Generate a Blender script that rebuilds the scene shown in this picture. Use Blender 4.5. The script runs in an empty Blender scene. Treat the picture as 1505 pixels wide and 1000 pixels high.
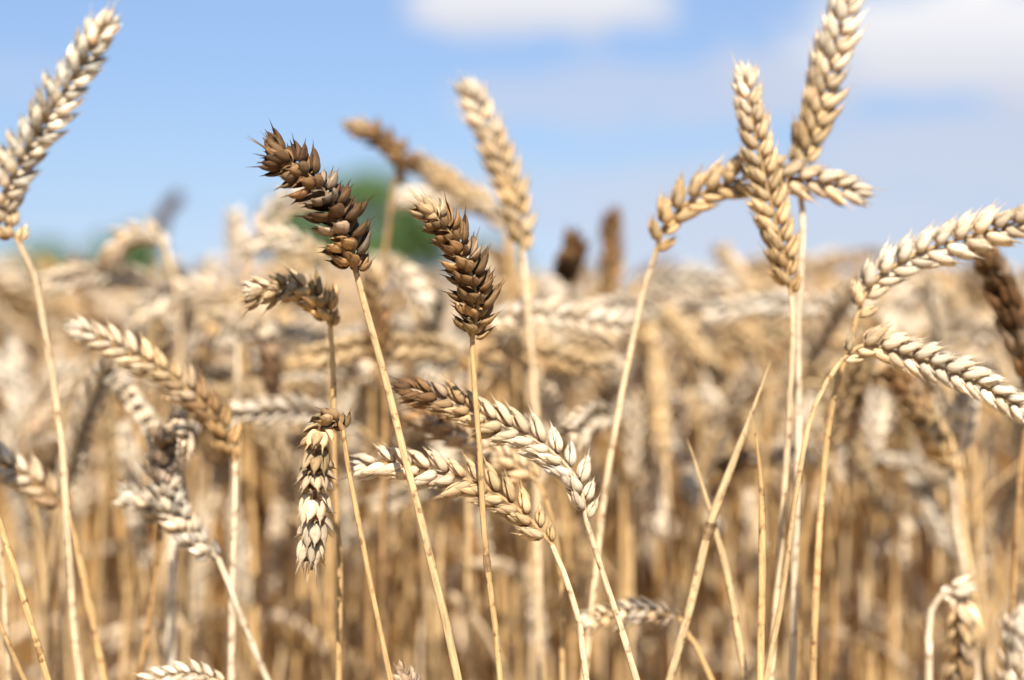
import bpy, math, random
import numpy as np
from mathutils import Vector, Matrix

rng = np.random.default_rng(7)
random.seed(7)
SC = bpy.context.scene
COL = SC.collection
R = math.radians

# ------------------------------------------------------------------ camera
CAM_Z, F_PX, PW, PH, HORIZON, FOCUS = 0.80, 2090.0, 1505.0, 1000.0, 440.0, 0.52
PITCH = math.atan((500.0 - HORIZON) / F_PX)
cd = bpy.data.cameras.new("camera")
cam = bpy.data.objects.new("camera", cd)
COL.objects.link(cam)
cam.location = (0, 0, CAM_Z)
cam.rotation_euler = (math.pi / 2 - PITCH, 0, 0)
cd.sensor_fit = 'HORIZONTAL'
cd.sensor_width = 36.0
cd.lens = 36.0 * F_PX / PW
cd.clip_start, cd.clip_end = 0.02, 5000
cd.dof.use_dof = True
cd.dof.focus_distance = FOCUS
cd.dof.aperture_fstop = 3.4
cd.dof.aperture_blades = 9
SC.camera = cam
CAM_M = Matrix.Translation(cam.location) @ cam.rotation_euler.to_matrix().to_4x4()
CAM_R = np.array(CAM_M.to_3x3())
VIEW_N = CAM_R @ np.array([0, 0, 1.0])          # from the scene back to the camera


def at(px, py, d):
    """world point seen at a photograph pixel, d metres along the lens axis"""
    c = np.array([(px - PW / 2) / F_PX * d, -(py - PH / 2) / F_PX * d, -d])
    return CAM_R @ c + np.array([0, 0, CAM_Z])


# ------------------------------------------------------------------ light
SUN_EL, SUN_AZ = 46.0, 176.0                      # azimuth clockwise from +Y
sd = np.array([math.sin(R(SUN_AZ)) * math.cos(R(SUN_EL)), math.cos(R(SUN_AZ)) * math.cos(R(SUN_EL)), math.sin(R(SUN_EL))])
sl = bpy.data.lights.new("sun", 'SUN')
sl.energy, sl.angle, sl.color = 4.8, R(0.55), (1.0, 0.95, 0.87)
so = bpy.data.objects.new("sun", sl)
COL.objects.link(so)
so.rotation_euler = Vector(sd).to_track_quat('Z', 'Y').to_euler()
so.location = (0, -3, 6)

W = bpy.data.worlds.new("World")
SC.world = W
W.use_nodes = True


def build_world():
    nt = W.node_tree
    N, L = nt.nodes, nt.links
    N.clear()
    out = N.new('ShaderNodeOutputWorld')
    bg = N.new('ShaderNodeBackground')
    bg.inputs['Strength'].default_value = 0.112
    L.new(bg.outputs[0], out.inputs[0])
    sky = N.new('ShaderNodeTexSky')
    sky.sky_type = 'NISHITA'
    sky.sun_disc = False
    sky.sun_elevation, sky.sun_rotation = R(SUN_EL), R(SUN_AZ)
    sky.altitude = 1200
    sky.air_density, sky.dust_density, sky.ozone_density = 1.0, 0.15, 3.5
    tc = N.new('ShaderNodeTexCoord')
    sep = N.new('ShaderNodeSeparateXYZ')
    L.new(tc.outputs['Generated'], sep.inputs[0])

    def m(op, a, b=None, c=None):
        n = N.new('ShaderNodeMath')
        n.operation = op
        for i, v in enumerate((a, b, c)):
            if v is None:
                continue
            if isinstance(v, (int, float)):
                n.inputs[i].default_value = v
            else:
                L.new(v, n.inputs[i])
        return n.outputs[0]
    hor = m('MAXIMUM', sep.outputs['Y'], 0.05)
    az = m('DIVIDE', sep.outputs['X'], hor)
    el = m('DIVIDE', sep.outputs['Z'], hor)
    noise = N.new('ShaderNodeTexNoise')
    noise.inputs['Scale'].default_value = 16.0
    noise.inputs['Detail'].default_value = 5.0
    noise.inputs['Roughness'].default_value = 0.55
    mp = N.new('ShaderNodeMapping')
    mp.inputs['Scale'].default_value = (1.0, 1.0, 2.4)
    L.new(tc.outputs['Generated'], mp.inputs[0])
    L.new(mp.outputs[0], noise.inputs['Vector'])
    nz = m('SUBTRACT', noise.outputs[0], 0.5)
    total = None
    shade = None
    #        cx    cy   rx   ry  strength  softness
    clouds = [(785, 8, 225, 68, 1.0), (1400, 66, 350, 112, 1.0), (1180, 115, 190, 66, 0.75),
              (930, 145, 270, 60, 0.5), (1420, 225, 300, 90, 0.7), (735, 150, 85, 48, 0.5),
              (30, 120, 120, 50, 0.22), (700, 300, 320, 70, 0.3), (1150, 310, 480, 95, 0.6)]
    for cx, cy, rx, ry, st in clouds:
        a0, e0 = (cx - PW / 2) / F_PX, (HORIZON - cy) / F_PX
        dx = m('DIVIDE', m('SUBTRACT', az, a0), rx / F_PX)
        dy = m('DIVIDE', m('SUBTRACT', el, e0), ry / F_PX)
        r2 = m('ADD', m('MULTIPLY', dx, dx), m('MULTIPLY', dy, dy))
        v = m('ADD', m('SUBTRACT', 1.0, r2), m('MULTIPLY', nz, 2.0))
        mr = N.new('ShaderNodeMapRange')
        mr.interpolation_type = 'SMOOTHSTEP'
        mr.inputs['From Min'].default_value = 0.0
        mr.inputs['From Max'].default_value = 0.70
        mr.inputs['To Max'].default_value = st
        L.new(v, mr.inputs['Value'])
        f = mr.outputs[0]
        total = f if total is None else m('MAXIMUM', total, f)
        if st > 0.8:                                # a cloud lit from above is greyer towards its flat base
            b = m('MULTIPLY', f, m('ADD', m('MULTIPLY', dy, 0.6), 0.5))
            shade = b if shade is None else m('MAXIMUM', shade, b)
    cc = N.new('ShaderNodeMix')
    cc.data_type = 'RGBA'
    cc.inputs['A'].default_value = (2.55, 2.65, 3.1, 1)
    cc.inputs['B'].default_value = (3.95, 3.9, 3.9, 1)
    sh = N.new('ShaderNodeClamp')
    L.new(shade, sh.inputs[0])
    L.new(sh.outputs[0], cc.inputs['Factor'])
    mx = N.new('ShaderNodeMix')
    mx.data_type = 'RGBA'
    L.new(total, mx.inputs['Factor'])
    tint = N.new('ShaderNodeMix')
    tint.data_type = 'RGBA'
    tint.blend_type = 'MULTIPLY'
    tint.inputs['Factor'].default_value = 1.0
    ramp = N.new('ShaderNodeValToRGB')              # sky tint by elevation: low part dimmed, unseen overhead brightened warm to lift shadows
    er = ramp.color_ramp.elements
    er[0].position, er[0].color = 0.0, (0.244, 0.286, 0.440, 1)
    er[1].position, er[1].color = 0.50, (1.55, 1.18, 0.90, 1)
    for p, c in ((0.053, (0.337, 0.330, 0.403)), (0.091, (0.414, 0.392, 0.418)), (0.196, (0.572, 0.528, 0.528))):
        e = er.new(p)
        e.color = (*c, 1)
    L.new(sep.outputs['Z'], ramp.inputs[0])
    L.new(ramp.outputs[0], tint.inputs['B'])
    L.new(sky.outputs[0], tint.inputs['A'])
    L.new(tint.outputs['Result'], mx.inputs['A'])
    L.new(cc.outputs['Result'], mx.inputs['B'])
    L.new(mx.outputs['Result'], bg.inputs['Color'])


build_world()
SC.view_settings.view_transform = 'Standard'
SC.view_settings.look = 'None'
SC.view_settings.exposure = 1.20
SC.view_settings.gamma = 1
SC.render.engine = 'CYCLES'
SC.cycles.use_denoising = True
SC.cycles.use_adaptive_sampling = True
SC.cycles.adaptive_threshold = 0.012
SC.cycles.max_bounces = 10
SC.cycles.diffuse_bounces = 8
SC.cycles.transmission_bounces = 4
SC.cycles.caustics_reflective = False
SC.cycles.caustics_refractive = False


# ------------------------------------------------------------------ materials
def straw_material(name, streak=(2.0, 26.0), spots=0.35, bump=0.35, trans=0.14, rough=0.55, spot_scale=260.0):
    mt = bpy.data.materials.new(name)
    mt.use_nodes = True
    nt = mt.node_tree
    N, L = nt.nodes, nt.links
    N.clear()
    out = N.new('ShaderNodeOutputMaterial')
    pb = N.new('ShaderNodeBsdfPrincipled')
    pb.inputs['Roughness'].default_value = rough
    pb.inputs['Specular IOR Level'].default_value = 0.2
    oi = N.new('ShaderNodeObjectInfo')
    va = N.new('ShaderNodeVertexColor')
    va.layer_name = 'tint'
    uv = N.new('ShaderNodeUVMap')
    mp = N.new('ShaderNodeMapping')
    mp.inputs['Scale'].default_value = (streak[0], streak[1], 1)
    L.new(uv.outputs[0], mp.inputs[0])
    cmb = N.new('ShaderNodeCombineXYZ')             # every object its own streaks
    rm = N.new('ShaderNodeMath')
    rm.operation = 'MULTIPLY'
    rm.inputs[1].default_value = 91.0
    L.new(oi.outputs['Random'], rm.inputs[0])
    L.new(rm.outputs[0], cmb.inputs[2])
    ad = N.new('ShaderNodeVectorMath')
    L.new(mp.outputs[0], ad.inputs[0])
    L.new(cmb.outputs[0], ad.inputs[1])
    n1 = N.new('ShaderNodeTexNoise')
    n1.inputs['Scale'].default_value = 1.0
    n1.inputs['Detail'].default_value = 4.0
    n1.inputs['Roughness'].default_value = 0.65
    L.new(ad.outputs[0], n1.inputs['Vector'])
    r1 = N.new('ShaderNodeMapRange')
    r1.inputs['From Min'].default_value, r1.inputs['From Max'].default_value = 0.3, 0.7
    r1.inputs['To Min'].default_value, r1.inputs['To Max'].default_value = 0.58, 1.26
    L.new(n1.outputs[0], r1.inputs['Value'])
    m1 = N.new('ShaderNodeMix')
    m1.data_type, m1.blend_type = 'RGBA', 'MULTIPLY'
    m1.inputs['Factor'].default_value = 1
    L.new(oi.outputs['Color'], m1.inputs['A'])
    L.new(va.outputs['Color'], m1.inputs['B'])
    m2 = N.new('ShaderNodeMix')
    m2.data_type, m2.blend_type = 'RGBA', 'MULTIPLY'
    m2.inputs['Factor'].default_value = 1
    L.new(m1.outputs['Result'], m2.inputs['A'])
    L.new(r1.outputs[0], m2.inputs['B'])
    # weather stains
    tc = N.new('ShaderNodeTexCoord')
    n2 = N.new('ShaderNodeTexNoise')
    n2.inputs['Scale'].default_value = spot_scale
    n2.inputs['Detail'].default_value = 3.0
    L.new(tc.outputs['Object'], n2.inputs['Vector'])
    r2 = N.new('ShaderNodeMapRange')
    r2.interpolation_type = 'SMOOTHSTEP'
    r2.inputs['From Min'].default_value, r2.inputs['From Max'].default_value = 0.53, 0.72
    r2.inputs['To Min'].default_value, r2.inputs['To Max'].default_value = 0.0, spots
    L.new(n2.outputs[0], r2.inputs['Value'])
    m3 = N.new('ShaderNodeMix')
    m3.data_type, m3.blend_type = 'RGBA', 'MULTIPLY'
    m3.inputs['B'].default_value = (0.30, 0.22, 0.16, 1)
    L.new(r2.outputs[0], m3.inputs['Factor'])
    L.new(m2.outputs['Result'], m3.inputs['A'])
    L.new(m3.outputs['Result'], pb.inputs['Base Color'])
    bp = N.new('ShaderNodeBump')
    bp.inputs['Strength'].default_value = bump
    bp.inputs['Distance'].default_value = 0.0004
    L.new(n1.outputs[0], bp.inputs['Height'])
    L.new(bp.outputs[0], pb.inputs['Normal'])
    tr = N.new('ShaderNodeBsdfTranslucent')
    L.new(m3.outputs['Result'], tr.inputs['Color'])
    ms = N.new('ShaderNodeMixShader')
    ms.inputs[0].default_value = trans
    L.new(pb.outputs[0], ms.inputs[1])
    L.new(tr.outputs[0], ms.inputs[2])
    L.new(ms.outputs[0], out.inputs[0])
    return mt


def noise_material(name, c0, c1, scale, rough=0.8, bump=0.3, trans=0.0):
    mt = bpy.data.materials.new(name)
    mt.use_nodes = True
    nt = mt.node_tree
    N, L = nt.nodes, nt.links
    pb = N['Principled BSDF']
    pb.inputs['Roughness'].default_value = rough
    tc = N.new('ShaderNodeTexCoord')
    n = N.new('ShaderNodeTexNoise')
    n.inputs['Scale'].default_value = scale
    n.inputs['Detail'].default_value = 6
    L.new(tc.outputs['Object'], n.inputs['Vector'])
    cr = N.new('ShaderNodeValToRGB')
    cr.color_ramp.elements[0].position, cr.color_ramp.elements[1].position = 0.35, 0.65
    cr.color_ramp.elements[0].color, cr.color_ramp.elements[1].color = (*c0, 1), (*c1, 1)
    L.new(n.outputs[0], cr.inputs[0])
    L.new(cr.outputs[0], pb.inputs['Base Color'])
    bp = N.new('ShaderNodeBump')
    bp.inputs['Strength'].default_value = bump
    bp.inputs['Distance'].default_value = 0.02
    L.new(n.outputs[0], bp.inputs['Height'])
    L.new(bp.outputs[0], pb.inputs['Normal'])
    if trans:
        tr = N.new('ShaderNodeBsdfTranslucent')
        L.new(cr.outputs[0], tr.inputs['Color'])
        ms = N.new('ShaderNodeMixShader')
        ms.inputs[0].default_value = trans
        L.new(pb.outputs[0], ms.inputs[1])
        L.new(tr.outputs[0], ms.inputs[2])
        L.new(ms.outputs[0], N['Material Output'].inputs[0])
    return mt


HUSK = straw_material('husk', (1.2, 30.0), 0.6, 0.9, 0.24, 0.62, 330.0)
STEM = straw_material('straw_stem', (110.0, 8.0), 0.85, 0.6, 0.14, 0.45, 260.0)
BLADE = straw_material('dry_leaf', (14.0, 14.0), 0.5, 0.5, 0.3, 0.6, 120.0)
FIELD = straw_material('field_straw', (3.0, 6.0), 0.3, 0.2, 0.30, 0.6, 90.0)
SOIL = noise_material('dry_soil', (0.24, 0.17, 0.09), (0.46, 0.35, 0.20), 9.0, 0.95, 0.8)
FARLAND = noise_material('far_field', (0.30, 0.21, 0.10), (0.42, 0.31, 0.17), 0.05, 0.95, 0.2)
LEAFGREEN = noise_material('tree_leaves', (0.065, 0.12, 0.032), (0.12, 0.205, 0.06), 0.35, 0.6, 0.1, 0.25)
BARK = noise_material('bark', (0.06, 0.045, 0.03), (0.14, 0.10, 0.07), 3.0, 0.9, 0.8)

PALE, CREAM = (0.68, 0.52, 0.34), (0.75, 0.63, 0.47)
GOLD, TAN = (0.53, 0.335, 0.145), (0.60, 0.42, 0.22)
BROWN, DARK = (0.27, 0.145, 0.058), (0.135, 0.068, 0.028)
LIT_CREAM = (0.82, 0.73, 0.58)  # cream lightened to put sunlight into the big left ear's colour
GREY, UMBER = (0.50, 0.41, 0.31), (0.12, 0.065, 0.033)


# ------------------------------------------------------------------ mesh tools
class MB:
    """collects quads with uv and tint, links them as one mesh"""

    def __init__(self):
        self.v, self.f, self.uv, self.t, self.n = [], [], [], [], 0

    def grid(self, P, U, tint, wrap=True):
        """P (a,b,3), U (a,b+wrap,2): a rows of b points"""
        a, b = P.shape[:2]
        idx = np.arange(a * b).reshape(a, b) + self.n
        bb = b if wrap else b - 1
        j = np.arange(bb)
        j2 = (j + 1) % b
        q = np.stack([idx[:-1][:, j], idx[:-1][:, j2], idx[1:][:, j2], idx[1:][:, j]], -1).reshape(-1, 4)
        uq = np.stack([U[:-1][:, j], U[:-1][:, j + 1], U[1:][:, j + 1], U[1:][:, j]], 2).reshape(-1, 4, 2)
        self.v.append(P.reshape(-1, 3))
        self.f.append(q)
        self.uv.append(uq)
        self.t.append(np.broadcast_to(np.asarray(tint, float), (a * b, 3)).copy())
        self.n += a * b

    def add(self, other, M=None, mul=1.0):
        """append another builder's arrays, transformed"""
        V, F, UV, T = other.arrays()
        if M is not None:
            V = V @ M[:3, :3].T + M[:3, 3]
        self.v.append(V)
        self.f.append(F + self.n)
        self.uv.append(UV)
        self.t.append(T * mul)
        self.n += len(V)

    def arrays(self):
        if len(self.v) > 1:
            self.v, self.f = [np.concatenate(self.v)], [np.concatenate(self.f)]
            self.uv, self.t = [np.concatenate(self.uv)], [np.concatenate(self.t)]
        return self.v[0], self.f[0], self.uv[0], self.t[0]

    def mesh(self, name, mat):
        V, F, UV, T = self.arrays()
        me = bpy.data.meshes.new(name)
        me.vertices.add(len(V))
        me.vertices.foreach_set('co', V.astype(np.float32).ravel())
        me.loops.add(len(F) * 4)
        me.loops.foreach_set('vertex_index', F.astype(np.int32).ravel())
        me.polygons.add(len(F))
        me.polygons.foreach_set('loop_start', np.arange(0, len(F) * 4, 4, dtype=np.int32))
        me.polygons.foreach_set('use_smooth', np.ones(len(F), dtype=bool))
        ul = me.uv_layers.new(name='uv')
        ul.data.foreach_set('uv', UV.astype(np.float32).ravel())
        ca = me.color_attributes.new('tint', 'FLOAT_COLOR', 'POINT')
        ca.data.foreach_set('color', np.concatenate([T, np.ones((len(T), 1))], 1).astype(np.float32).ravel())
        me.materials.append(mat)
        me.update(calc_edges=True)
        me.validate()
        return me


def link(name, data, parent=None, loc=(0, 0, 0), color=None):
    o = bpy.data.objects.new(name, data)
    COL.objects.link(o)
    o.location = loc
    if parent is not None:
        o.parent = parent
    if color is not None:
        o.color = (*[float(c) for c in color], 1)
    return o


def spline(P, n):
    """Catmull-Rom through P, n points spaced evenly; extra columns ride along"""
    P = np.asarray(P, float)
    if len(P) == 2:
        return P[0] + (P[1] - P[0]) * np.linspace(0, 1, n)[:, None]
    Q = np.vstack([2 * P[0] - P[1], P, 2 * P[-1] - P[-2]])
    out = []
    for i in range(1, len(Q) - 2):
        a, b, c, d = Q[i - 1:i + 3]
        t = np.linspace(0, 1, 24, endpoint=False)[:, None]
        out.append(0.5 * (2 * b + (c - a) * t + (2 * a - 5 * b + 4 * c - d) * t * t + (3 * b - a - 3 * c + d) * t ** 3))
    out = np.vstack(out + [P[-1:]])
    s = np.r_[0, np.cumsum(np.linalg.norm(np.diff(out[:, :3], axis=0), axis=1))]
    u = np.linspace(0, s[-1], n)
    return np.stack([np.interp(u, s, out[:, k]) for k in range(out.shape[1])], 1)


def length(P):
    return float(np.linalg.norm(np.diff(np.asarray(P)[:, :3], axis=0), axis=1).sum())


def norm(v):
    return v / (np.linalg.norm(v, axis=-1, keepdims=True) + 1e-12)


def tube(mb, P, rad, sides=8, tint=(1, 1, 1), u0=0.0):
    P = np.asarray(P, float)
    n = len(P)
    T = norm(np.gradient(P, axis=0))
    ref = np.array([0.31, 0.94, 0.12])
    X = norm(np.cross(T, ref))
    Y = np.cross(T, X)
    rad = np.broadcast_to(np.asarray(rad, float), (n,))
    a = np.linspace(0, 2 * math.pi, sides, endpoint=False)
    G = P[:, None] + rad[:, None, None] * (np.cos(a)[None, :, None] * X[:, None] + np.sin(a)[None, :, None] * Y[:, None])
    s = np.r_[0, np.cumsum(np.linalg.norm(np.diff(P, axis=0), axis=1))] + u0
    U = np.stack(np.broadcast_arrays(s[:, None], np.linspace(0, 1, sides + 1)[None]), -1)
    tint = np.asarray(tint, float)
    if tint.ndim == 2:
        tint = np.repeat(tint, sides, axis=0)
    mb.grid(G, U, tint)


def husk(mb, L, Wd, T, bend, beak, hollow, M, tint, nu=10, nv=12, curl=0.0):
    """one boat-shaped husk: length along +Z, its keeled back towards +Y"""
    t = np.linspace(0, 1, nu)
    w = np.sin(math.pi * np.clip(t, 0, 1) ** 0.72) ** 0.78
    w = np.clip(w * (1 - 0.25 * t), 0, None) + 0.04 * (1 - t)
    w[0] = 0.22
    w[-1] = 0.012
    w[-2] = min(w[-2], 0.16)
    z = t * L
    z[-1] = L + beak
    a = np.linspace(0, 2 * math.pi, nv, endpoint=False)
    ca, sa = np.cos(a), np.sin(a)
    keel = np.where(sa > 0, np.abs(sa) ** 0.8 * (1 + 0.18 * np.exp(-(ca / 0.25) ** 2)), 0)
    inner = np.where(sa <= 0, np.abs(sa) * hollow, 0)
    x = (Wd / 2) * w[:, None] * ca[None]
    y = T * w[:, None] * (keel + inner)[None]
    y = y + (-bend * (t - 0.35) ** 2 * L + curl * t ** 3 * L)[:, None]
    P = np.stack([x, y, np.broadcast_to(z[:, None], x.shape)], -1)
    P = P @ M[:3, :3].T + M[:3, 3]
    U = np.stack(np.broadcast_arrays(t[:, None], np.linspace(0, 1, nv + 1)[None]), -1)
    tt = np.asarray(tint, float)[None] * (1 + 0.10 * (1 - t) - 0.10 * (t > 0.85))[:, None]
    edge = 1 + 0.30 * np.exp(-((np.abs(ca) - 1) / 0.10) ** 2) + 0.10 * np.exp(-(ca / 0.2) ** 2) * (sa > 0)
    edge = edge * np.where(sa < -0.2, 0.85, 1.0)     # papery margins are paler, the inside duller
    mb.grid(P, U, (tt[:, None, :] * edge[None, :, None]).reshape(-1, 3))


def rot(axis, ang):
    return np.array(Matrix.Rotation(ang, 4, axis))


def tr(x, y, z):
    m = np.eye(4)
    m[:3, 3] = (x, y, z)
    return m


def spikelet(r, spread=1.0, awn=0.0, nu=10, nv=12, florets=3, loose=0.0):
    """a fan of husks, Z up the ear, Y away from its axis; about 11 mm long"""
    mb = MB()
    mm = 0.001
    full = nu >= 8

    def t():
        k = r.uniform(0.80 - 0.25 * min(1, loose), 1.14 + 0.10 * min(1, loose))
        if loose and r.random() < 0.22 * loose:
            k *= r.uniform(1.25, 1.65)                 # a bleached husk among the others
        w = r.uniform(-0.05, 0.05)
        return (k * (1 + w), k, k * (1 - w * 1.3))
    base = rot('X', -R(4))
    k = 1.0 - 0.20 * loose                           # weathered ones are shorter and gape
    wd = 1.0 + 0.18 * loose
    for s in (-1, 1):                                # two glumes outside
        M = tr(s * 1.3 * mm, 0.5 * mm, 0) @ rot('Y', s * R(r.uniform(13, 20) * spread)) @ rot('Z', -s * R(r.uniform(45, 70))) @ rot('X', -R(r.uniform(0, 7) + loose * r.uniform(-4, 20)))
        husk(mb, k * r.uniform(9.6, 11.0) * mm, wd * r.uniform(3.9, 4.6) * mm, 1.8 * mm, 0.28, r.uniform(0.9, 1.9) * mm, 0.5, base @ M, t(), nu, nv, loose * r.uniform(0, 0.14))
    for s in (-1, 1):                                # two lower florets
        M = tr(s * 1.1 * mm, 0.3 * mm, 1.6 * mm) @ rot('Y', s * R(r.uniform(7, 12) * spread)) @ rot('Z', -s * R(r.uniform(20, 40))) @ rot('X', -R(r.uniform(-3, 6) + loose * r.uniform(-4, 20)))
        husk(mb, k * r.uniform(10.8, 12.8) * mm, wd * r.uniform(3.9, 4.4) * mm, 2.1 * mm, r.uniform(0.12, 0.26), (r.uniform(0.9, 2.8) + awn * r.uniform(0, 6)) * mm, 0.5 if loose > 0.5 else -0.2, base @ M, t(), nu, nv, loose * r.uniform(0, 0.12))
    for q in range(florets - 2):                     # upper florets
        M = tr(r.uniform(-.7, .7) * mm, (0.9 + 0.5 * q) * mm, (3.0 + 1.3 * q) * mm) @ rot('Y', R(r.uniform(-9, 9))) @ rot('Z', R(r.uniform(-25, 25))) @ rot('X', -R(r.uniform(2, 12) + loose * r.uniform(0, 12)))
        husk(mb, k * r.uniform(9.8, 11.0) * mm, wd * 3.6 * mm, 1.8 * mm, 0.22, r.uniform(0.7, 1.4) * mm, -0.2, base @ M, t(), nu, nv)
    if full:                                         # paper-thin inner edges showing between the husks
        for s in (-1, 1):
            M = tr(s * 0.4 * mm, -0.7 * mm, 2.0 * mm) @ rot('Y', s * R(r.uniform(3, 9))) @ rot('Z', math.pi)
            husk(mb, k * 10.5 * mm, 3.8 * mm, 1.3 * mm, 0.2, 0.5 * mm, 0.6, base @ M, (1.12, 1.10, 1.06), 7, 8)
    return mb


sr = random.Random(3)
SPIKE = [spikelet(sr, sr.uniform(0.9, 1.25), 0.12, florets=3, loose=sr.uniform(0.1, 0.45)) for _ in range(9)]
SPIKE_M = [b.mesh('spikelet', HUSK) for b in SPIKE]
LOOSE = [spikelet(sr, sr.uniform(1.05, 1.5), 0.2, florets=4, loose=sr.uniform(0.8, 1.25)) for _ in range(9)]
LOOSE_M = [b.mesh('spikelet', HUSK) for b in LOOSE]
TIPS = [spikelet(sr, 1.0, 0.9, florets=3, loose=0.5) for _ in range(3)]
TIPS_M = [b.mesh('spikelet', HUSK) for b in TIPS]
LOWSP = [spikelet(sr, sr.uniform(0.95, 1.2), 0.0, 6, 7, 3) for _ in range(4)]


def ear_frames(path, roll, scale, dens, r, splay=28.0, refn=None):
    """matrices (4x4) of the spikelets up an ear's axis"""
    L = length(path)
    n = max(9, int(round(L / (0.0040 * scale / dens))))
    P = spline(path, 64)
    T = norm(np.gradient(P, axis=0))
    if refn is None:
        refn = VIEW_N
    out = []
    u = np.linspace(0.015, 0.885, n)
    for i in range(n):
        k = u[i] * 63
        p = np.array([np.interp(k, np.arange(64), P[:, c]) for c in range(3)])
        t = norm(np.array([np.interp(k, np.arange(64), T[:, c]) for c in range(3)]))
        side = norm(np.cross(refn, t))
        nn = np.cross(t, side)
        a = roll + R(r.uniform(-9, 9))
        o = (math.cos(a) * side + math.sin(a) * nn) * (1 if i % 2 else -1)
        x = np.cross(o, t)
        sp = R(splay * (1.0 - 0.45 * max(0, u[i] - 0.6) / 0.4) + r.uniform(-8, 8))
        z2 = norm(math.cos(sp) * t + math.sin(sp) * o)
        y2 = norm(np.cross(z2, x))
        s = scale * (0.70 + 0.30 * min(1, u[i] / 0.16)) * (1 - 0.22 * max(0, u[i] - 0.7) / 0.3) * r.uniform(0.90, 1.08)
        M = np.eye(4)
        M[:3, 0], M[:3, 1], M[:3, 2] = np.cross(y2, z2) * s, y2 * s, z2 * s
        M[:3, 3] = p + o * 0.0006 * scale
        out.append((u[i], M))
    # the last one stands at the tip, turned a quarter
    t = T[-1]
    side = norm(np.cross(refn, t))
    nn = np.cross(t, side)
    o = -math.sin(roll) * side + math.cos(roll) * nn
    M = np.eye(4)
    s = scale * 0.85
    M[:3, 0], M[:3, 1], M[:3, 2] = np.cross(o, t) * s, o * s, t * s
    M[:3, 3] = P[-1] - t * 0.0095 * scale
    out.append((1.0, M))
    return out


def tag(o, label, cat, group=None, kind=None):
    o['label'] = label
    o['category'] = cat
    if group:
        o['group'] = group
    if kind:
        o['kind'] = kind


def lerp(a, b, t):
    return tuple(x + (y - x) * t for x, y in zip(a, b))


# ------------------------------------------------------------------ the setting
def ground_sheet(name, mat, z, y0, y1, x, bumps, nx, ny):
    xs = np.linspace(-x, x, nx)
    ys = np.linspace(0, 1, ny) ** 2 * (y1 - y0) + y0
    X, Y = np.meshgrid(xs, ys)
    Z = z + bumps * rng.uniform(-1, 1, X.shape)
    mb = MB()
    P = np.stack([X, Y, Z], -1)
    mb.grid(P, np.stack([X, Y], -1), (1, 1, 1), wrap=False)
    o = link(name, mb.mesh(name, mat))
    o['kind'] = 'structure'
    return o


ground_sheet('ground', SOIL, -0.004, -3, 26, 30, 0.004, 160, 160)
ground_sheet('far_ground', FARLAND, -0.03, 22, 2600, 2500, 0.0, 30, 30)


# ------------------------------------------------------------------ wheat stalks of the foreground, one by one
def stem_points(pix, d0, d1):
    n = len(pix)
    pts = [at(x, y, d0 + (d1 - d0) * i / max(1, n - 1)) for i, (x, y) in enumerate(pix)]
    a, b = pts[-2], pts[-1]
    if b[2] > 0.02:                                  # carry on down to the soil
        v = (b - a) / max(1e-6, abs(b[2] - a[2]))
        v[2] = -1
        v[:2] = np.clip(v[:2], -0.45, 0.45)
        h = b[2]
        pts.append(b + v * h * 0.33)
        pts.append(b + np.array([v[0] * 0.55, v[1] * 0.55, -0.68]) * h)
        pts.append(b + np.array([v[0] * 0.65, v[1] * 0.65, -1.0]) * h - np.array([0, 0, 0.012]))
    return np.array(pts)


def leaf_blade(mb, P, width, twist, tint=(1, 1, 1), side0=None):
    """a dry strap leaf along P, folded along its middle, tapering to a point"""
    n = len(P)
    T = norm(np.gradient(P, axis=0))
    ref = np.array([0.2, 0.9, 0.3]) if side0 is None else side0
    X = norm(np.cross(T, ref))
    Y = np.cross(X, T)
    t = np.linspace(0, 1, n)
    w = width * np.minimum(1, 0.55 + 3 * t) * (1 - t ** 2.2) + 0.0003
    tw = twist * t
    A = np.cos(tw)[:, None] * X + np.sin(tw)[:, None] * Y
    B = -np.sin(tw)[:, None] * X + np.cos(tw)[:, None] * Y
    th = 0.00025
    cols = [P - A * w[:, None] / 2 + B * w[:, None] * 0.22, P - B * th, P + A * w[:, None] / 2 + B * w[:, None] * 0.22,
            P + A * w[:, None] / 2 * 0.98 + B * (w[:, None] * 0.22 + th * 2), P + B * th, P - A * w[:, None] / 2 * 0.98 + B * (w[:, None] * 0.22 + th * 2)]
    G = np.stack(cols, 1)
    U = np.stack(np.broadcast_arrays(t[:, None], np.linspace(0, 1, 7)[None]), -1)
    mb.grid(G, U, tint)


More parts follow.
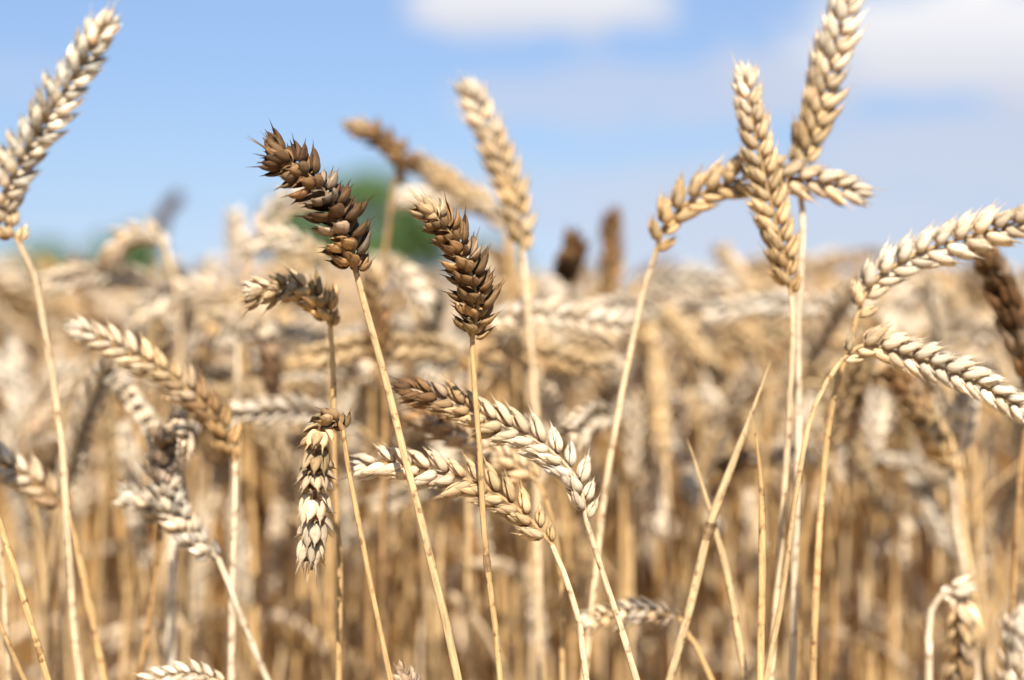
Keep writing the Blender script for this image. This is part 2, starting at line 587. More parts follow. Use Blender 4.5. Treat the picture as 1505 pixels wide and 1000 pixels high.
def hero(label, ear, width, stem, d, tones, roll=0.0, sw=13, dens=1.0, loose=False, stem_tone=GOLD, dtip=None, dbot=None,
         splay=28.0, nodes=(), group='wheat stalks of the near rows', awns=0):
    r = random.Random(hash(tuple(ear[0])) & 0xffff)
    de, dt = d if isinstance(d, tuple) else (d, d)
    sp = stem_points(stem, de, dbot or de)
    base = np.array([sp[-1][0], sp[-1][1], 0.0])
    root = link('wheat_stalk', None, None, tuple(base))
    tag(root, label, 'wheat stalk', group)
    ne = len(ear)
    ep = np.array([at(x, y, de + (dt - de) * i / (ne - 1)) for i, (x, y) in enumerate(ear)]) - base
    # stem, from the ear's foot down
    S = spline(sp - base, 90)
    wob = np.array([[r.gauss(0, 1), r.gauss(0, 1), 0] for _ in range(14)]) * 0.0014
    wob[:2] = 0
    wob[-1] = 0
    S = S + np.stack([np.interp(np.linspace(0, 1, 90), np.linspace(0, 1, 14), wob[:, c]) for c in range(3)], 1)
    r1 = 0.84 * sw / 2 * de / F_PX
    s = np.linspace(0, 1, len(S))
    rad = r1 * (0.80 + 0.24 * np.minimum(1, s / 0.25)) * (1 + 0.03 * np.sin(s * 60 + r.random() * 6))
    rad[0] *= 0.9
    noise = np.interp(s, np.linspace(0, 1, 26), np.array([r.uniform(0.70, 1.16) for _ in range(26)]))
    mb = MB()
    tube(mb, np.vstack([ep[0] + (ep[1] - ep[0]) * 0.02, S[1:]]), rad, 12, noise[:, None] * np.ones((1, 3)))
    link('stem', mb.mesh('stem', STEM), root, color=lerp(stem_tone, GOLD, 0.35))
    for px, py in nodes:
        q = at(px, py, de) - base
        k = int(np.argmin(np.linalg.norm(S - q, axis=1)))
        k = min(max(k, 1), len(S) - 2)
        ax = norm(S[k + 1] - S[k - 1])
        mb = MB()
        h = np.linspace(-1, 1, 9)
        tube(mb, S[k] + ax * h[:, None] * 0.0032, rad[k] * (1.06 + 0.26 * np.exp(-(h / 0.4) ** 2)), 12)
        link('stem_node', mb.mesh('stem_node', STEM), root, color=(0.24, 0.15, 0.07))
    # ear axis, its children the spikelets
    scale = width * de / F_PX / (0.0185 if loose else 0.0168)
    E = spline(ep, 40)
    mb = MB()
    zig = np.linspace(0, 1, 40)
    tube(mb, E, 0.00095 * scale * (1 - 0.5 * zig), 8)
    ear_o = link('ear', mb.mesh('ear', HUSK), root, color=lerp(tones[0], GOLD, 0.3))
    fr = ear_frames(ep, R(roll), scale, dens, r, splay)
    for i, (u, M) in enumerate(fr):
        if u > 0.9 or (u > 0.8 and i % 2):
            me = r.choice(TIPS_M)
        else:
            me = r.choice(LOOSE_M if loose else SPIKE_M)
        o = bpy.data.objects.new('spikelet', me)
        COL.objects.link(o)
        o.parent = ear_o
        o.matrix_local = Matrix(M.tolist())
        k = u * (len(tones) - 1)
        j = min(int(k), len(tones) - 2)
        c = lerp(tones[j], tones[j + 1], k - j)
        g = r.uniform(0.62, 1.24) if loose else r.uniform(0.80, 1.16)
        c = lerp(c, r.choice((c, c, c, GOLD, BROWN, CREAM)), 0.22)
        o.color = (c[0] * g, c[1] * g, c[2] * g, 1)
    for _ in range(awns):                            # a bristle left at the tip
        p = ep[-1] - norm(ep[-1] - ep[-2]) * 0.0075
        t = norm(ep[-1] - ep[-2] + np.array([r.uniform(-1, 1), r.uniform(-1, 1), r.uniform(-.6, 1)]) * 0.003)
        mb = MB()
        tube(mb, np.array([p + t * 0.004, p + t * 0.010, p + t * 0.015 + np.array([0, 0, -.0006])]), np.array([0.00035, 0.0002, 0.00005]), 6)
        link('awn', mb.mesh('awn', HUSK), ear_o, color=lerp(tones[-1], TAN, 0.3))
    return root


hero('dark brown wheat stalk with thick upright ear leaning left, sharpest in the field',
     [(524, 402), (508, 345), (466, 270), (388, 216)], 91, [(524, 405), (545, 480), (575, 590), (610, 740), (640, 880), (668, 1000)],
     (.520, .508), [BROWN, BROWN, DARK, DARK, DARK, BROWN], roll=62, sw=15, dens=1.45, loose=True, awns=2, splay=54, stem_tone=TAN)
hero('brown wheat stalk with slim upright ear on a golden stem with a dark node',
     [(694, 500), (700, 440), (674, 362), (616, 294)], 75, [(694, 505), (697, 560), (706, 680), (712, 800), (724, 920), (730, 1000)],
     (.525, .512), [GOLD, BROWN, BROWN, BROWN, TAN], roll=52, sw=12, dens=1.25, loose=True, awns=1, splay=40, nodes=[(712, 812)])
hero('wheat stalk with pale sharp ear hanging straight down from a bent neck',
     [(504, 632), (492, 614), (474, 626), (466, 665), (463, 730), (460, 790), (458, 838)], 84,
     [(505, 640), (512, 690), (520, 730), (545, 860), (572, 1000)], .515,
     [BROWN, TAN, TAN, PALE, PALE, PALE, PALE], roll=84, sw=11, dens=1.05, loose=True, awns=1, splay=50)
hero('golden brown wheat stalk whose short ear nods left behind the dark upright ear',
     [(486, 482), (474, 448), (436, 424), (355, 432)], 60, [(487, 488), (490, 560), (492, 700), (500, 850), (497, 1000)],
     (.565, .56), [GOLD, GOLD, TAN, PALE], roll=40, sw=12, dens=1.05, loose=True, splay=32)
hero('wheat stalk with long ear arching left, pale foot and dark brown tip',
     [(862, 768), (848, 706), (800, 656), (722, 618), (650, 586), (578, 566)], 62, [(864, 772), (885, 840), (915, 930), (935, 1000)],
     (.532, .548), [PALE, CREAM, PALE, TAN, BROWN, DARK], roll=25, sw=13, stem_tone=PALE)
hero('golden wheat stalk with ear arching low to the left, crossed by a bare stem',
     [(812, 802), (772, 758), (710, 715), (640, 694), (575, 682), (517, 690)], 62, [(815, 808), (835, 860), (852, 920), (862, 1000)],
     (.530, .545), [GOLD, TAN, TAN, PALE, PALE, CREAM], roll=18, sw=13, stem_tone=PALE)
hero('brown wheat stalk half hidden below the long ear arching left',
     [(792, 708), (730, 668), (660, 630), (584, 598)], 58, [(795, 712), (815, 780), (826, 880), (828, 1000)],
     (.60, .61), [TAN, PALE, BROWN, BROWN], roll=40, sw=11)
hero('wheat stalk with ear arching right over the crossing of two upright ears',
     [(963, 373), (980, 330), (1025, 288), (1090, 264), (1170, 262), (1235, 275), (1282, 288)], 62,
     [(962, 380), (945, 430), (930, 500), (910, 600), (890, 720), (878, 830), (860, 1000)],
     (.600, .595), [GOLD, TAN, TAN, TAN, PALE, PALE, CREAM], roll=20, sw=13, stem_tone=PALE)
hero('pale wheat stalk with slim straight ear leaning slightly left against the sky',
     [(1163, 436), (1150, 370), (1124, 262), (1106, 180), (1088, 92)], 60,
     [(1164, 442), (1165, 500), (1158, 640), (1149, 780), (1140, 900), (1130, 1000)],
     .582, [GOLD, TAN, TAN, PALE, CREAM], roll=12, sw=12, stem_tone=PALE)
hero('tallest pale wheat stalk, its straight ear leaning right and leaving the top edge',
     [(1174, 270), (1187, 215), (1210, 130), (1236, 30), (1250, -28)], 66,
     [(1176, 276), (1180, 340), (1173, 480), (1173, 600), (1171, 700), (1167, 800), (1162, 1000)],
     .602, [TAN, TAN, PALE, CREAM, CREAM], roll=22, sw=13, stem_tone=CREAM)
hero('pale wheat stalk with plump ear reaching out to the right edge below the clouds',
     [(1258, 468), (1284, 414), (1350, 372), (1430, 346), (1525, 318)], 66,
     [(1256, 474), (1246, 520), (1231, 560), (1215, 650), (1205, 780), (1196, 1000)],
     .568, [TAN, CREAM, CREAM, PALE, PALE], roll=14, sw=13)
hero('pale wheat stalk with ear sloping down to the right edge from a sharp bend',
     [(1236, 530), (1272, 508), (1340, 525), (1420, 556), (1520, 608)], 58,
     [(1234, 534), (1215, 562), (1190, 620), (1168, 740), (1150, 880), (1128, 1000)],
     .552, [TAN, PALE, CREAM, CREAM, CREAM], roll=16, sw=11, stem_tone=TAN)
hero('brownish blurred wheat stalk with ear leaning left below the sloping pale ear',
     [(1408, 696), (1372, 640), (1345, 590), (1312, 540)], 56, [(1408, 702), (1418, 780), (1432, 880), (1446, 1000)],
     .665, [GOLD, TAN, BROWN, BROWN], roll=40, sw=13, stem_tone=TAN)
hero('whitish blurred wheat stalk with upright ear and white stem below the sloping pale ear',
     [(1400, 690), (1412, 640), (1420, 570)], 56, [(1400, 696), (1404, 760), (1424, 880), (1436, 1000)],
     .69, [PALE, CREAM, CREAM], roll=50, sw=14, stem_tone=CREAM)
hero('dark brown blurred wheat stalk with thick ear cut by the right edge',
     [(1516, 570), (1494, 480), (1462, 400), (1432, 348)], 74, [(1516, 580), (1500, 700), (1490, 850), (1484, 1000)],
     .63, [BROWN, DARK, DARK, BROWN], roll=60, sw=12, stem_tone=BROWN, splay=34)
hero('big pale wheat stalk with ear leaning right into the sky at the left edge',
     [(30, 362), (4, 305), (34, 228), (104, 118), (166, 14)], 68, [(34, 366), (52, 410), (72, 520), (90, 640), (100, 740), (114, 880), (128, 1000)],
     (.462, .455), [TAN, CREAM, LIT_CREAM, LIT_CREAM, LIT_CREAM], roll=42, sw=14, stem_tone=PALE, awns=1, loose=True, dens=1.1, splay=30)
hero('brown wheat stalk with long ear sloping up left to a pale tip',
     [(346, 680), (322, 622), (262, 562), (180, 514), (96, 478)], 55, [(346, 686), (345, 760), (342, 850), (340, 1000)],
     (.605, .60), [GOLD, BROWN, TAN, PALE, CREAM], roll=32, sw=14, stem_tone=CREAM)
hero('pale wheat stalk with drooping ear entering from the left edge',
     [(98, 752), (55, 712), (5, 682), (-50, 652)], 60, [(100, 758), (116, 820), (138, 920), (154, 1000)],
     .615, [BROWN, PALE, CREAM, CREAM], roll=30, sw=13)
hero('greyish weathered wheat stalk with ear folded back on itself',
     [(322, 822), (286, 792), (252, 745), (238, 690), (240, 628)], 64, [(326, 830), (348, 890), (376, 960), (392, 1000)],
     .60, [GREY, CREAM, CREAM, GREY, BROWN], roll=60, sw=12, loose=True, stem_tone=CREAM)
hero('small cream wheat stalk with short weathered ear beside the folded one',
     [(238, 772), (222, 742), (178, 728)], 50, [(238, 780), (228, 850), (216, 930), (204, 1000)],
     .62, [GREY, CREAM, CREAM], roll=60, sw=12, loose=True, stem_tone=BROWN)
hero('grey brown wheat stalk with small level ear low between the bare stems',
     [(1000, 908), (945, 898), (898, 904), (848, 916)], 46, [(1002, 912), (1020, 950), (1046, 1000)],
     .60, [BROWN, GREY, TAN, CREAM], roll=45, sw=11, loose=True)
hero('wheat stalk with white hooked neck and dark hanging ear in the right corner',
     [(1384, 872), (1408, 872), (1415, 920), (1412, 1010)], 56, [(1380, 873), (1368, 900), (1365, 950), (1365, 1000)],
     .62, [CREAM, TAN, BROWN, TAN], roll=60, sw=14, stem_tone=CREAM)
hero('pale wheat stalk with ear rising from the bottom right corner',
     [(1490, 1080), (1492, 1000), (1500, 900)], 60, [(1490, 1088), (1488, 1150), (1486, 1200)],
     .62, [PALE, CREAM, CREAM], roll=40, sw=12)
hero('pale wheat stalk with low ear lying along the bottom edge',
     [(330, 1004), (290, 992), (250, 994), (205, 1010)], 40, [(334, 1010), (345, 1060), (348, 1100)],
     .56, [PALE, CREAM, CREAM, PALE], roll=25, sw=11)
hero('brown wheat stalk with ear tip just showing at the bottom beside the thin stem',
     [(640, 1090), (620, 1040), (585, 985)], 52, [(642, 1096), (648, 1150), (652, 1200)],
     .54, [BROWN, GREY, BROWN], roll=60, sw=11, loose=True)
hero('blurred cream wheat stalk with ear pointing level to the right behind the slim brown ear',
     [(716, 468), (760, 462), (830, 466), (930, 482)], 50, [(714, 470), (700, 500), (694, 560), (690, 700), (688, 900)],
     (.70, .70), [CREAM, CREAM, CREAM, CREAM], roll=14, sw=11, stem_tone=TAN)
hero('blurred brownish wheat stalk with ear lying right under the cream level ear',
     [(672, 540), (720, 516), (800, 520), (860, 536), (922, 534)], 46, [(668, 546), (652, 600), (650, 700), (648, 900)],
     (.74, .74), [BROWN, TAN, TAN, TAN, CREAM], roll=20, sw=11, stem_tone=TAN)
hero('blurred pale wheat stalk with tall straight ear rising left of centre into the sky',
     [(768, 372), (756, 292), (722, 205), (684, 116)], 58, [(769, 378), (775, 450), (785, 560), (793, 680), (796, 850)],
     .68, [TAN, TAN, PALE, CREAM], roll=35, sw=13, stem_tone=PALE)
hero('blurred brown wheat stalk with ear bent sharply left above the green tree',
     [(580, 266), (594, 240), (566, 208), (514, 182)], 50, [(579, 272), (570, 340), (562, 420), (556, 600)],
     .76, [UMBER, BROWN, BROWN, TAN], roll=50, sw=11, stem_tone=BROWN, loose=True)
hero('blurred brownish wheat stalk with ear arching left just behind the bent brown ear',
     [(744, 322), (700, 292), (650, 262), (598, 228)], 46, [(748, 330), (756, 400), (758, 520), (760, 700)],
     .78, [CREAM, TAN, TAN, BROWN], roll=40, sw=11)
hero('blurred cream wheat stalk with ear lying level left beneath the bent brown ear',
     [(745, 345), (720, 308), (660, 292), (578, 292)], 44, [(746, 352), (748, 430), (745, 560), (742, 700)],
     .84, [PALE, PALE, CREAM, CREAM], roll=30, sw=11)
hero('dark blurred wheat stalk whose ear points at the viewer like a knob',
     [(838, 410), (838, 382), (837, 360)], 52, [(838, 412), (840, 450), (842, 600)],
     (.86, .815), [UMBER, DARK, BROWN], roll=60, sw=9, stem_tone=BROWN, splay=42)
hero('dark blurred wheat stalk with narrow upright ear beside the pale arching stem',
     [(886, 452), (898, 390), (897, 310)], 46, [(886, 458), (884, 520), (880, 700)],
     .88, [GOLD, BROWN, DARK], roll=50, sw=9, stem_tone=BROWN)
hero('far dark wheat stalk with thin ear standing above the left skyline',
     [(232, 352), (240, 318), (264, 284)], 26, [(232, 356), (230, 420), (228, 500)],
     1.55, [UMBER, UMBER, DARK], roll=50, sw=6, stem_tone=BROWN)
hero('blurred pale wheat stalk with ear hooked over to the left on the left skyline',
     [(244, 364), (222, 346), (188, 348), (156, 388)], 44, [(246, 370), (260, 430), (266, 520), (268, 640)],
     .80, [CREAM, PALE, PALE, BROWN], roll=40, sw=10, stem_tone=PALE)
hero('blurred bright wheat stalk with ear lying level right of the hooked one',
     [(478, 382), (440, 360), (400, 352), (358, 362)], 44, [(480, 388), (486, 450), (488, 600)],
     .76, [TAN, CREAM, CREAM, CREAM], roll=20, sw=10)
hero('blurred cream wheat stalk with ear slanting up right behind the thick dark ear',
     [(372, 352), (398, 322), (430, 296), (478, 284)], 48, [(370, 358), (360, 430), (356, 560)],
     .82, [PALE, CREAM, PALE, TAN], roll=30, sw=10)
hero('blurred whitish wheat stalk with short upright ear on the skyline left of the dark ear',
     [(350, 400), (346, 360), (346, 310)], 34, [(350, 405), (352, 480), (354, 600)],
     .95, [CREAM, CREAM, CREAM], roll=40, sw=9)
hero('brown blurred wheat stalk with upright ear hidden behind the thick dark ear',
     [(564, 545), (556, 480), (548, 392)], 50, [(565, 550), (566, 620), (562, 800)],
     .69, [BROWN, BROWN, TAN], roll=50, sw=10, stem_tone=BROWN)
hero('blurred pale wheat stalk with ear drooping right behind the sharp front stem',
     [(556, 392), (586, 398), (612, 430), (622, 470)], 44, [(554, 396), (548, 460), (546, 700)],
     .78, [PALE, CREAM, CREAM, TAN], roll=40, sw=10)
hero('blurred wheat stalk with pale round shoulder and dark ear hanging behind',
     [(350, 506), (362, 476), (388, 490), (398, 540), (396, 596)], 48, [(350, 512), (349, 580), (347, 660), (346, 800)],
     .73, [CREAM, PALE, DARK, UMBER, DARK], roll=60, sw=13, stem_tone=CREAM)
hero('blurred wheat stalk with brown ear drooping left of the pale round shoulder',
     [(352, 490), (338, 462), (312, 478), (296, 530)], 44, [(356, 500), (366, 600), (370, 800)],
     .77, [CREAM, TAN, DARK, BROWN], roll=50, sw=10)
hero('dark blurred wheat stalk with small ear hanging behind the sharp bend',
     [(1236, 556), (1250, 560), (1252, 600), (1246, 640)], 40, [(1232, 560), (1226, 640), (1222, 900)],
     .72, [DARK, UMBER, UMBER, DARK], roll=60, sw=8, stem_tone=BROWN)
hero('golden wheat stalk crossing the lower left corner, ear out of frame',
     [(-58, 590), (-80, 480), (-100, 380), (-140, 310)], 62, [(-56, 600), (0, 770), (40, 890), (76, 1000)],
     .535, [GOLD, TAN, PALE, PALE], roll=30, sw=13)
hero('thin golden wheat stalk lowest in the left corner, ear out of frame',
     [(-70, 760), (-110, 700), (-160, 680), (-230, 690)], 58, [(-68, 768), (0, 918), (36, 1000)],
     .56, [TAN, PALE, PALE, CREAM], roll=30, sw=9)
hero('upright pale wheat stalk along the left edge, ear out of frame',
     [(-28, 640), (-40, 560), (-60, 470)], 60, [(-27, 650), (2, 820), (16, 1000)],
     .58, [TAN, PALE, PALE], roll=30, sw=12, stem_tone=PALE)


hero('blurred pale wheat stalk with straight ear leaning right low at the left edge',
     [(22, 650), (55, 600), (104, 532)], 46, [(21, 656), (18, 720), (14, 900)], .84, [PALE, CREAM, CREAM], roll=30, sw=10)
hero('blurred cream wheat stalk with long ear arching left above the brown sloping ear',
     [(352, 456), (318, 430), (262, 430), (196, 470)], 46, [(356, 464), (366, 520), (368, 700)], .83, [TAN, CREAM, CREAM, PALE], roll=25, sw=10)
hero('blurred tan wheat stalk with ear arching left between the two big right edge ears',
     [(1412, 478), (1392, 430), (1345, 412), (1286, 446)], 46, [(1413, 486), (1416, 560), (1414, 760)], .84, [PALE, TAN, CREAM, TAN], roll=35, sw=10)
hero('blurred pale wheat stalk with ear leaning left on the skyline beside the crossing ears',
     [(1112, 452), (1090, 410), (1056, 364)], 38, [(1113, 458), (1122, 540), (1124, 700)], .97, [TAN, PALE, TAN], roll=30, sw=9)
hero('blurred pale wheat stalk with ear hanging below the pale arching stem',
     [(926, 648), (938, 642), (952, 690), (966, 782)], 42, [(924, 654), (918, 720), (912, 960)], .84, [TAN, PALE, CREAM, CREAM], roll=45, sw=9)
hero('blurred wheat stalk with dark and pale ear lying level behind the broad dry straw',
     [(1236, 712), (1205, 676), (1140, 668), (1052, 692)], 44, [(1238, 720), (1268, 790), (1285, 1000)], .80, [CREAM, CREAM, BROWN, DARK], roll=40, sw=10)
hero('blurred pale wheat stalk with low round ear between the thin stems at bottom centre',
     [(790, 960), (786, 900), (768, 838)], 44, [(791, 966), (796, 1050)], .80, [CREAM, GREY, CREAM], roll=60, sw=10, loose=True)


def broken(label, pix, d, w0, tone, nodes=()):
    """a bare stalk or rolled leaf that ends in a point, no ear"""
    sp = stem_points(pix, d, d)
    base = np.array([sp[-1][0], sp[-1][1], 0.0])
    root = link('broken_stalk', None, None, tuple(base))
    tag(root, label, 'straw', 'broken stalks without ears')
    S = spline(sp - base, 80)
    s = np.r_[0, np.cumsum(np.linalg.norm(np.diff(S, axis=0), axis=1))]
    rad = w0 / 2 * d / F_PX * np.minimum(1, 0.10 + s / 0.055)
    mb = MB()
    tn = np.interp(np.linspace(0, 1, 80), np.linspace(0, 1, 22), rng.uniform(0.75, 1.12, 22))
    tube(mb, S, rad, 10, tn[:, None] * np.ones((1, 3)))
    link('stem', mb.mesh('stem', STEM), root, color=tone)
    for px, py in nodes:
        k = int(np.argmin(np.linalg.norm(S - (at(px, py, d) - base), axis=1)))
        k = min(max(k, 1), 78)
        ax = norm(S[k + 1] - S[k - 1])
        h = np.linspace(-1, 1, 9)
        mb = MB()
        tube(mb, S[k] + ax * h[:, None] * 0.0035, rad[k] * (1.08 + 0.3 * np.exp(-(h / 0.4) ** 2)), 12)
        link('stem_node', mb.mesh('stem_node', STEM), root, color=(0.24, 0.15, 0.07))


broken('broad dry straw leaning right to a fine tip with a dark node', [(1133, 530), (1098, 625), (1062, 720), (1042, 775), (1015, 890), (984, 1000)], .56, 12.5, TAN, nodes=[(1043, 771)])
broken('thin broken straw leaning left behind the broad straw', [(1010, 645), (1028, 700), (1046, 760), (1072, 860), (1096, 1000)], .575, 11, TAN)
broken('thin golden straw standing upright with a crooked tip', [(1100, 604), (1112, 650), (1119, 730), (1120, 850), (1117, 1000)], .55, 11, GOLD)
broken('pale snapped straw slanting behind the weathered folded ear', [(296, 622), (280, 660), (262, 715), (255, 800), (250, 1000)], .66, 15, CREAM)

# ------------------------------------------------------------------ wheat stalks of the rows behind: a few kinds, copied
POSES = {'upright': (6, 16), 'leaning': (28, 52), 'nodding': (85, 120), 'drooping': (150, 178)}


def stalk_path(r, pose, H):
    """stem and ear axis of one stalk in its own frame; bends towards +X"""
    a_end = R(r.uniform(*POSES[pose]))
    Le = r.uniform(0.075, 0.096)
    neck = r.uniform(0.05, 0.10)
    lean = R(r.uniform(1, 7))
    ang, p, pts, lens = lean, np.zeros(3), [np.zeros(3)], []
    n1 = 26
    body = H
    for _ in range(n1):
        p = p + np.array([math.sin(ang), 0, math.cos(ang)]) * body / n1
        pts.append(p)
    k0 = len(pts) - 1
    nn = 10
    for i in range(nn):
        ang = lean + (a_end - lean) * 0.62 * (i + 1) / nn
        p = p + np.array([math.sin(ang), 0, math.cos(ang)]) * neck / nn
        pts.append(p)
    foot = len(pts) - 1
    ne = 14
    for i in range(ne):
        ang = lean + (a_end - lean) * (0.62 + 0.38 * (i + 1) / ne)
        p = p + np.array([math.sin(ang), 0, math.cos(ang)]) * Le / ne
        pts.append(p)
    pts = np.array(pts)
    pts[:, 1] += 0.012 * np.sin(pts[:, 2] * 4 + r.random() * 6) * pts[:, 2]
    pts[:, 2] -= pts[0, 2]
    top = pts[:, 2].max()
    return pts[:foot + 1], pts[foot:], top


def hang_leaf(mb, p, r, ln):
    az = r.uniform(0, 2 * math.pi)
    d = np.array([math.cos(az), math.sin(az), 0])
    t = np.linspace(0, 1, 12)[:, None]
    P = p + d * ln * (0.55 * np.sin(t * 1.9)) + np.array([0, 0, 1]) * ln * (0.55 * t - 1.25 * t * t)
    P = P + np.cross(d, [0, 0, 1]) * ln * 0.10 * np.sin(t * 4)
    leaf_blade(mb, P, r.uniform(0.006, 0.010), r.uniform(-3, 3))


vr = random.Random(11)
KINDS = []
for pose in POSES:
    for k in range(3):
        st, ea, top = stalk_path(vr, pose, 0.66)
        mb = MB()
        tube(mb, spline(st, 30) - np.array([0, 0, 0.006]) * np.linspace(1, 0, 30)[:, None], 0.00155 * (1 - 0.2 * np.linspace(0, 1, 30)), 7)
        stem_me = mb.mesh('stem', STEM)
        mb = MB()
        tube(mb, spline(ea, 12), 0.001, 6)
        for i, (u, M) in enumerate(ear_frames(ea, vr.uniform(0, 3), vr.uniform(0.94, 1.08), 1.0, vr, 23, refn=np.array([0.05, 1, 0.02]))):
            mb.add(LOWSP[vr.randrange(4)], M, vr.uniform(0.78, 1.18))
        ear_me = mb.mesh('ear', HUSK)
        mb = MB()
        hang_leaf(mb, st[int(len(st) * 0.62)], vr, vr.uniform(0.10, 0.17))
        leaf_me = mb.mesh('leaf', BLADE)
        KINDS.append((pose, k, stem_me, ear_me, leaf_me, top))

TONES = {'cream': CREAM, 'golden': TAN, 'brown': BROWN}
STEMT = {'cream': lerp(TAN, GOLD, 0.5), 'golden': GOLD, 'brown': GOLD}
PROTO = {}


def rear_stalk(kind, tone, leafy, loc, rz, sc, r):
    """first of its kind is built, the rest are copies of it and of its parts"""
    pose, k, sm, em, lm, top = kind
    key = (pose, k, leafy)
    if key not in PROTO:
        root = link('wheat_stalk', None)
        parts = [link('stem', sm, root), link('ear', em, root)]
        if leafy:
            parts.append(link('leaf', lm, root))
        PROTO[key] = (root, parts)
    else:
        root0, parts0 = PROTO[key]
        root = root0.copy()
        COL.objects.link(root)
        parts = []
        for q in parts0:
            c = q.copy()
            COL.objects.link(c)
            c.parent = root
            parts.append(c)
    root.location, root.rotation_euler, root.scale = loc, (0, 0, rz), (sc, sc, sc)
    tag(root, f"out of focus {tone} wheat stalk with {pose} ear and {'dry hanging leaf' if leafy else 'leafless stem'} in rows behind",
        'wheat stalk', f"{tone} {pose} {'leafy' if leafy else 'leafless'} wheat stalks in the rows behind")
    for q in parts:
        nm = q.name.split('.')[0]
        g = r.uniform(0.85, 1.12)
        c = {'stem': STEMT[tone], 'ear': TONES[tone], 'leaf': PALE}[nm]
        c = lerp(c, r.choice((c, GOLD, CREAM, TAN)), 0.25)
        q.color = (c[0] * g, c[1] * g, c[2] * g, 1)
    return root


def scatter(n, d0, d1, half, r, mind):
    pts = []
    tries = 0
    while len(pts) < n and tries < n * 60:
        tries += 1
        d = math.sqrt(r.uniform(d0 * d0, d1 * d1))
        a = r.uniform(-half, half)
        p = (d * math.sin(a), d * math.cos(a))
        if all((p[0] - q[0]) ** 2 + (p[1] - q[1]) ** 2 > mind * mind for q in pts):
            pts.append(p)
    return pts


pr = random.Random(23)
rear = scatter(110, 0.765, 0.93, R(22), pr, 0.02)
rear += scatter(134, 0.93, 1.12, R(23.5), pr, 0.018)
for i, (x, y) in enumerate(rear):
    kind = KINDS[pr.choices(range(12), [2, 2, 2, 4, 4, 4, 7, 7, 7] + ([1, 1, 1] if i < 110 else [4, 4, 4]))[0]]
    if i < 110:
        zt = CAM_Z + pr.choice((pr.uniform(-0.14, -0.03), pr.uniform(-0.07, 0.0), pr.uniform(-0.04, 0.012)))
    else:
        zt = CAM_Z + pr.choice((pr.uniform(-0.10, -0.01), pr.uniform(-0.05, 0.018), pr.uniform(-0.02, 0.042)))
    if 500 < PW / 2 + F_PX * x / y < 690:            # a dip in the crop through which the trees show
        zt = min(zt, CAM_Z + 0.004)
    rear_stalk(kind, pr.choices(('cream', 'golden', 'brown'), (8, 3, 0.15 if i < 110 else 0.6))[0], pr.random() < 0.4,
               (x, y, 0), pr.uniform(0, 2 * math.pi), zt / kind[5], pr)

# ------------------------------------------------------------------ the rest of the field: past counting
LOWEST = [spikelet(sr, 1.1, 0.0, 4, 5, 2) for _ in range(2)]


def field_mesh():
    r = random.Random(41)
    mb = MB()
    near = []
    for k in range(14):                              # variants with husks
        pose = r.choices(list(POSES), (2, 3, 6, 4))[0]
        st, ea, top = stalk_path(r, pose, 0.66)
        b = MB()
        stn = spline(st, 9)
        tube(b, stn, 0.0016, 4, (1.0, 0.74, 0.38))
        for i, (u, M) in enumerate(ear_frames(ea, r.uniform(0, 3), 1.10, 0.72, r, 22, refn=np.array([0.05, 1, 0.02]))):
            b.add(LOWEST[i % 2], M, r.uniform(0.8, 1.15))
        if r.random() < 0.5:
            hang_leaf(b, st[int(len(st) * 0.6)], r, r.uniform(0.1, 0.16))
        near.append((b, top))
    far = []
    for k in range(14):                              # variants of a knobbly ear only
        pose = r.choices(list(POSES), (2, 3, 6, 4))[0]
        st, ea, top = stalk_path(r, pose, 0.66)
        b = MB()
        tube(b, spline(st, 6), 0.002, 3, (1.0, 0.74, 0.38))
        e = spline(ea, 10)
        tube(b, e, 0.0068 * np.array([.5, 1, .8, 1.05, .8, 1.05, .8, .95, .7, .25]), 6)
        far.append((b, top))

    def strew(n, d0, d1, half, kinds, big=1.0):
        for _ in range(n):
            d = math.sqrt(r.uniform(d0 * d0, d1 * d1))
            a = r.uniform(-half, half)
            b, top = kinds[r.randrange(len(kinds))]
            zt = CAM_Z + (r.uniform(-0.10, 0.005) if r.random() < 0.6 else r.uniform(-0.02, 0.04))
            s = zt / top
            M = tr(d * math.sin(a), d * math.cos(a), -0.004) @ rot('Z', r.uniform(0, 6.283))
            M[:3, :3] *= s
            M[:3, 0:2] *= big
            c = np.array(r.choices((CREAM, PALE, TAN, GOLD, BROWN), (5, 5, 4, 1, 1))[0]) * r.uniform(0.85, 1.12)
            mb.add(b, M, c)
    strew(1150, 1.12, 1.8, R(27), near)
    strew(1300, 1.7, 3.2, R(27), near)
    strew(3200, 2.9, 7.0, R(27), far)
    strew(3600, 6.9, 20.0, R(27), far, 1.6)
    return mb.mesh('wheat_field', FIELD)


wf = link('wheat_field', field_mesh(), color=(1, 1, 1))
tag(wf, 'dense ripe wheat field running back to the skyline', 'wheat field', kind='stuff')


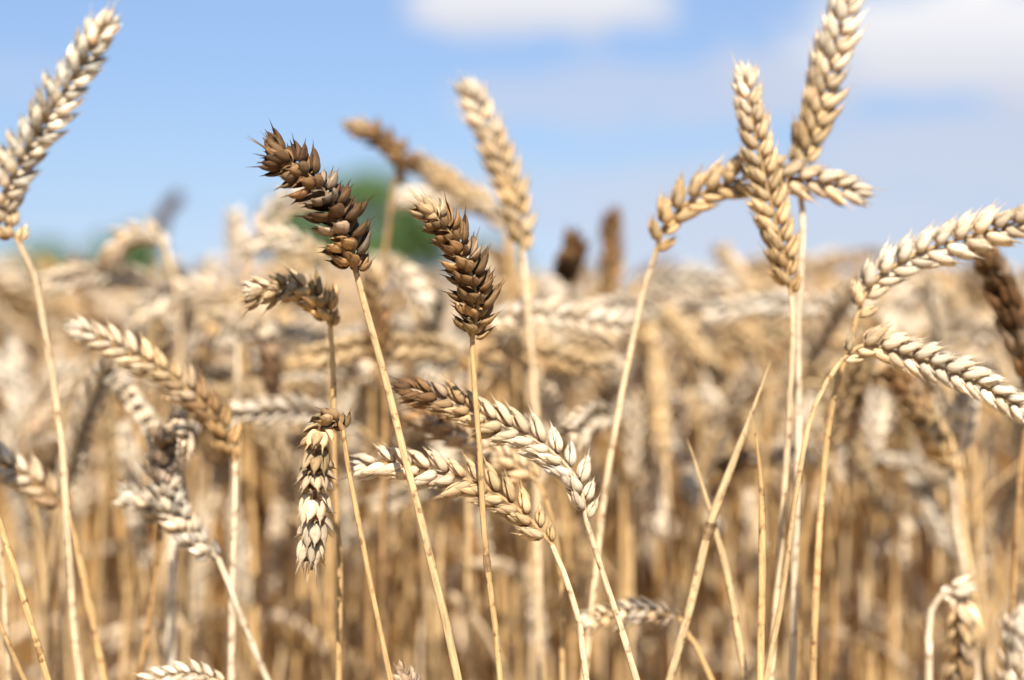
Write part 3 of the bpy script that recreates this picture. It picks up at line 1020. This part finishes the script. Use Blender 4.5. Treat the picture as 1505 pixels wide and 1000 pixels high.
# ------------------------------------------------------------------ trees far beyond the field
def tree(label, px, d, w, h, seed, n=2600, leaf=0.34):
    r = random.Random(seed)
    c = at(px, HORIZON, d)
    root = link('tree', None, None, (float(c[0]), float(c[1]), -0.03))
    tag(root, label, 'tree', 'trees beyond the field')
    mb = MB()
    trunk = np.array([[0, 0, -0.2], [0.1, 0, h * .2], [-0.05, .1, h * .45], [0.1, 0, h * .75]])
    tube(mb, spline(trunk, 12), np.linspace(h * .035, h * .010, 12), 10)
    blobs = []
    for k in range(11):
        a = r.uniform(0, 6.28)
        zz = r.uniform(.34, .86) * h
        rr = w * .5 * r.uniform(.25, .68) * (1 - abs(zz / h - .52) * .9)
        tip = np.array([math.cos(a) * rr, math.sin(a) * rr, zz])
        s = np.array([0, 0, zz * .55])
        tube(mb, np.array([s, (s + tip) / 2 + [0, 0, .06 * h], tip]), np.array([h * .014, h * .008, h * .003]), 6)
        blobs.append((tip, w * r.uniform(.13, .22)))
    link('trunk', mb.mesh('trunk', BARK), root)
    V, F = [], []
    for i in range(n):
        p, rad = blobs[r.randrange(len(blobs))]
        v = np.array([r.gauss(0, 1) for _ in range(3)])
        v = v / np.linalg.norm(v) * rad * r.uniform(.45, 1.05)
        v[2] *= .8
        q = p + v
        X = norm(np.array([r.gauss(0, 1) for _ in range(3)]))
        Y = norm(np.cross(X, np.array([r.gauss(0, 1) for _ in range(3)])))
        s = leaf * r.uniform(.6, 1.3)
        V += [q - X * s, q + Y * s * .5, q + X * s, q - Y * s * .5]
        F.append((4 * i, 4 * i + 1, 4 * i + 2, 4 * i + 3))
    me = bpy.data.meshes.new('crown')
    me.from_pydata([tuple(x) for x in V], [], F)
    me.materials.append(LEAFGREEN)
    link('crown', me, root)


tree('round green tree standing beyond the field behind the thick dark ear', 540, 110, 12.5, 10.9, 5, 5200)
tree('smaller green tree just right of the round green tree', 612, 112, 8.0, 8.4, 6, 4200)
tree('low bushy tree left of the round green tree', 440, 116, 9.0, 10.2, 9, 3200)
tree('faint distant tree on the left skyline beside the far dark ear', 185, 420, 34, 22, 12, 1800, 1.2)
tree('faint distant tree on the left skyline behind the big pale ear', 60, 460, 40, 18, 13, 1800, 1.2)
tree('faint distant tree behind the tall straight blurred ear', 720, 430, 24, 20, 14, 1800, 1.1)
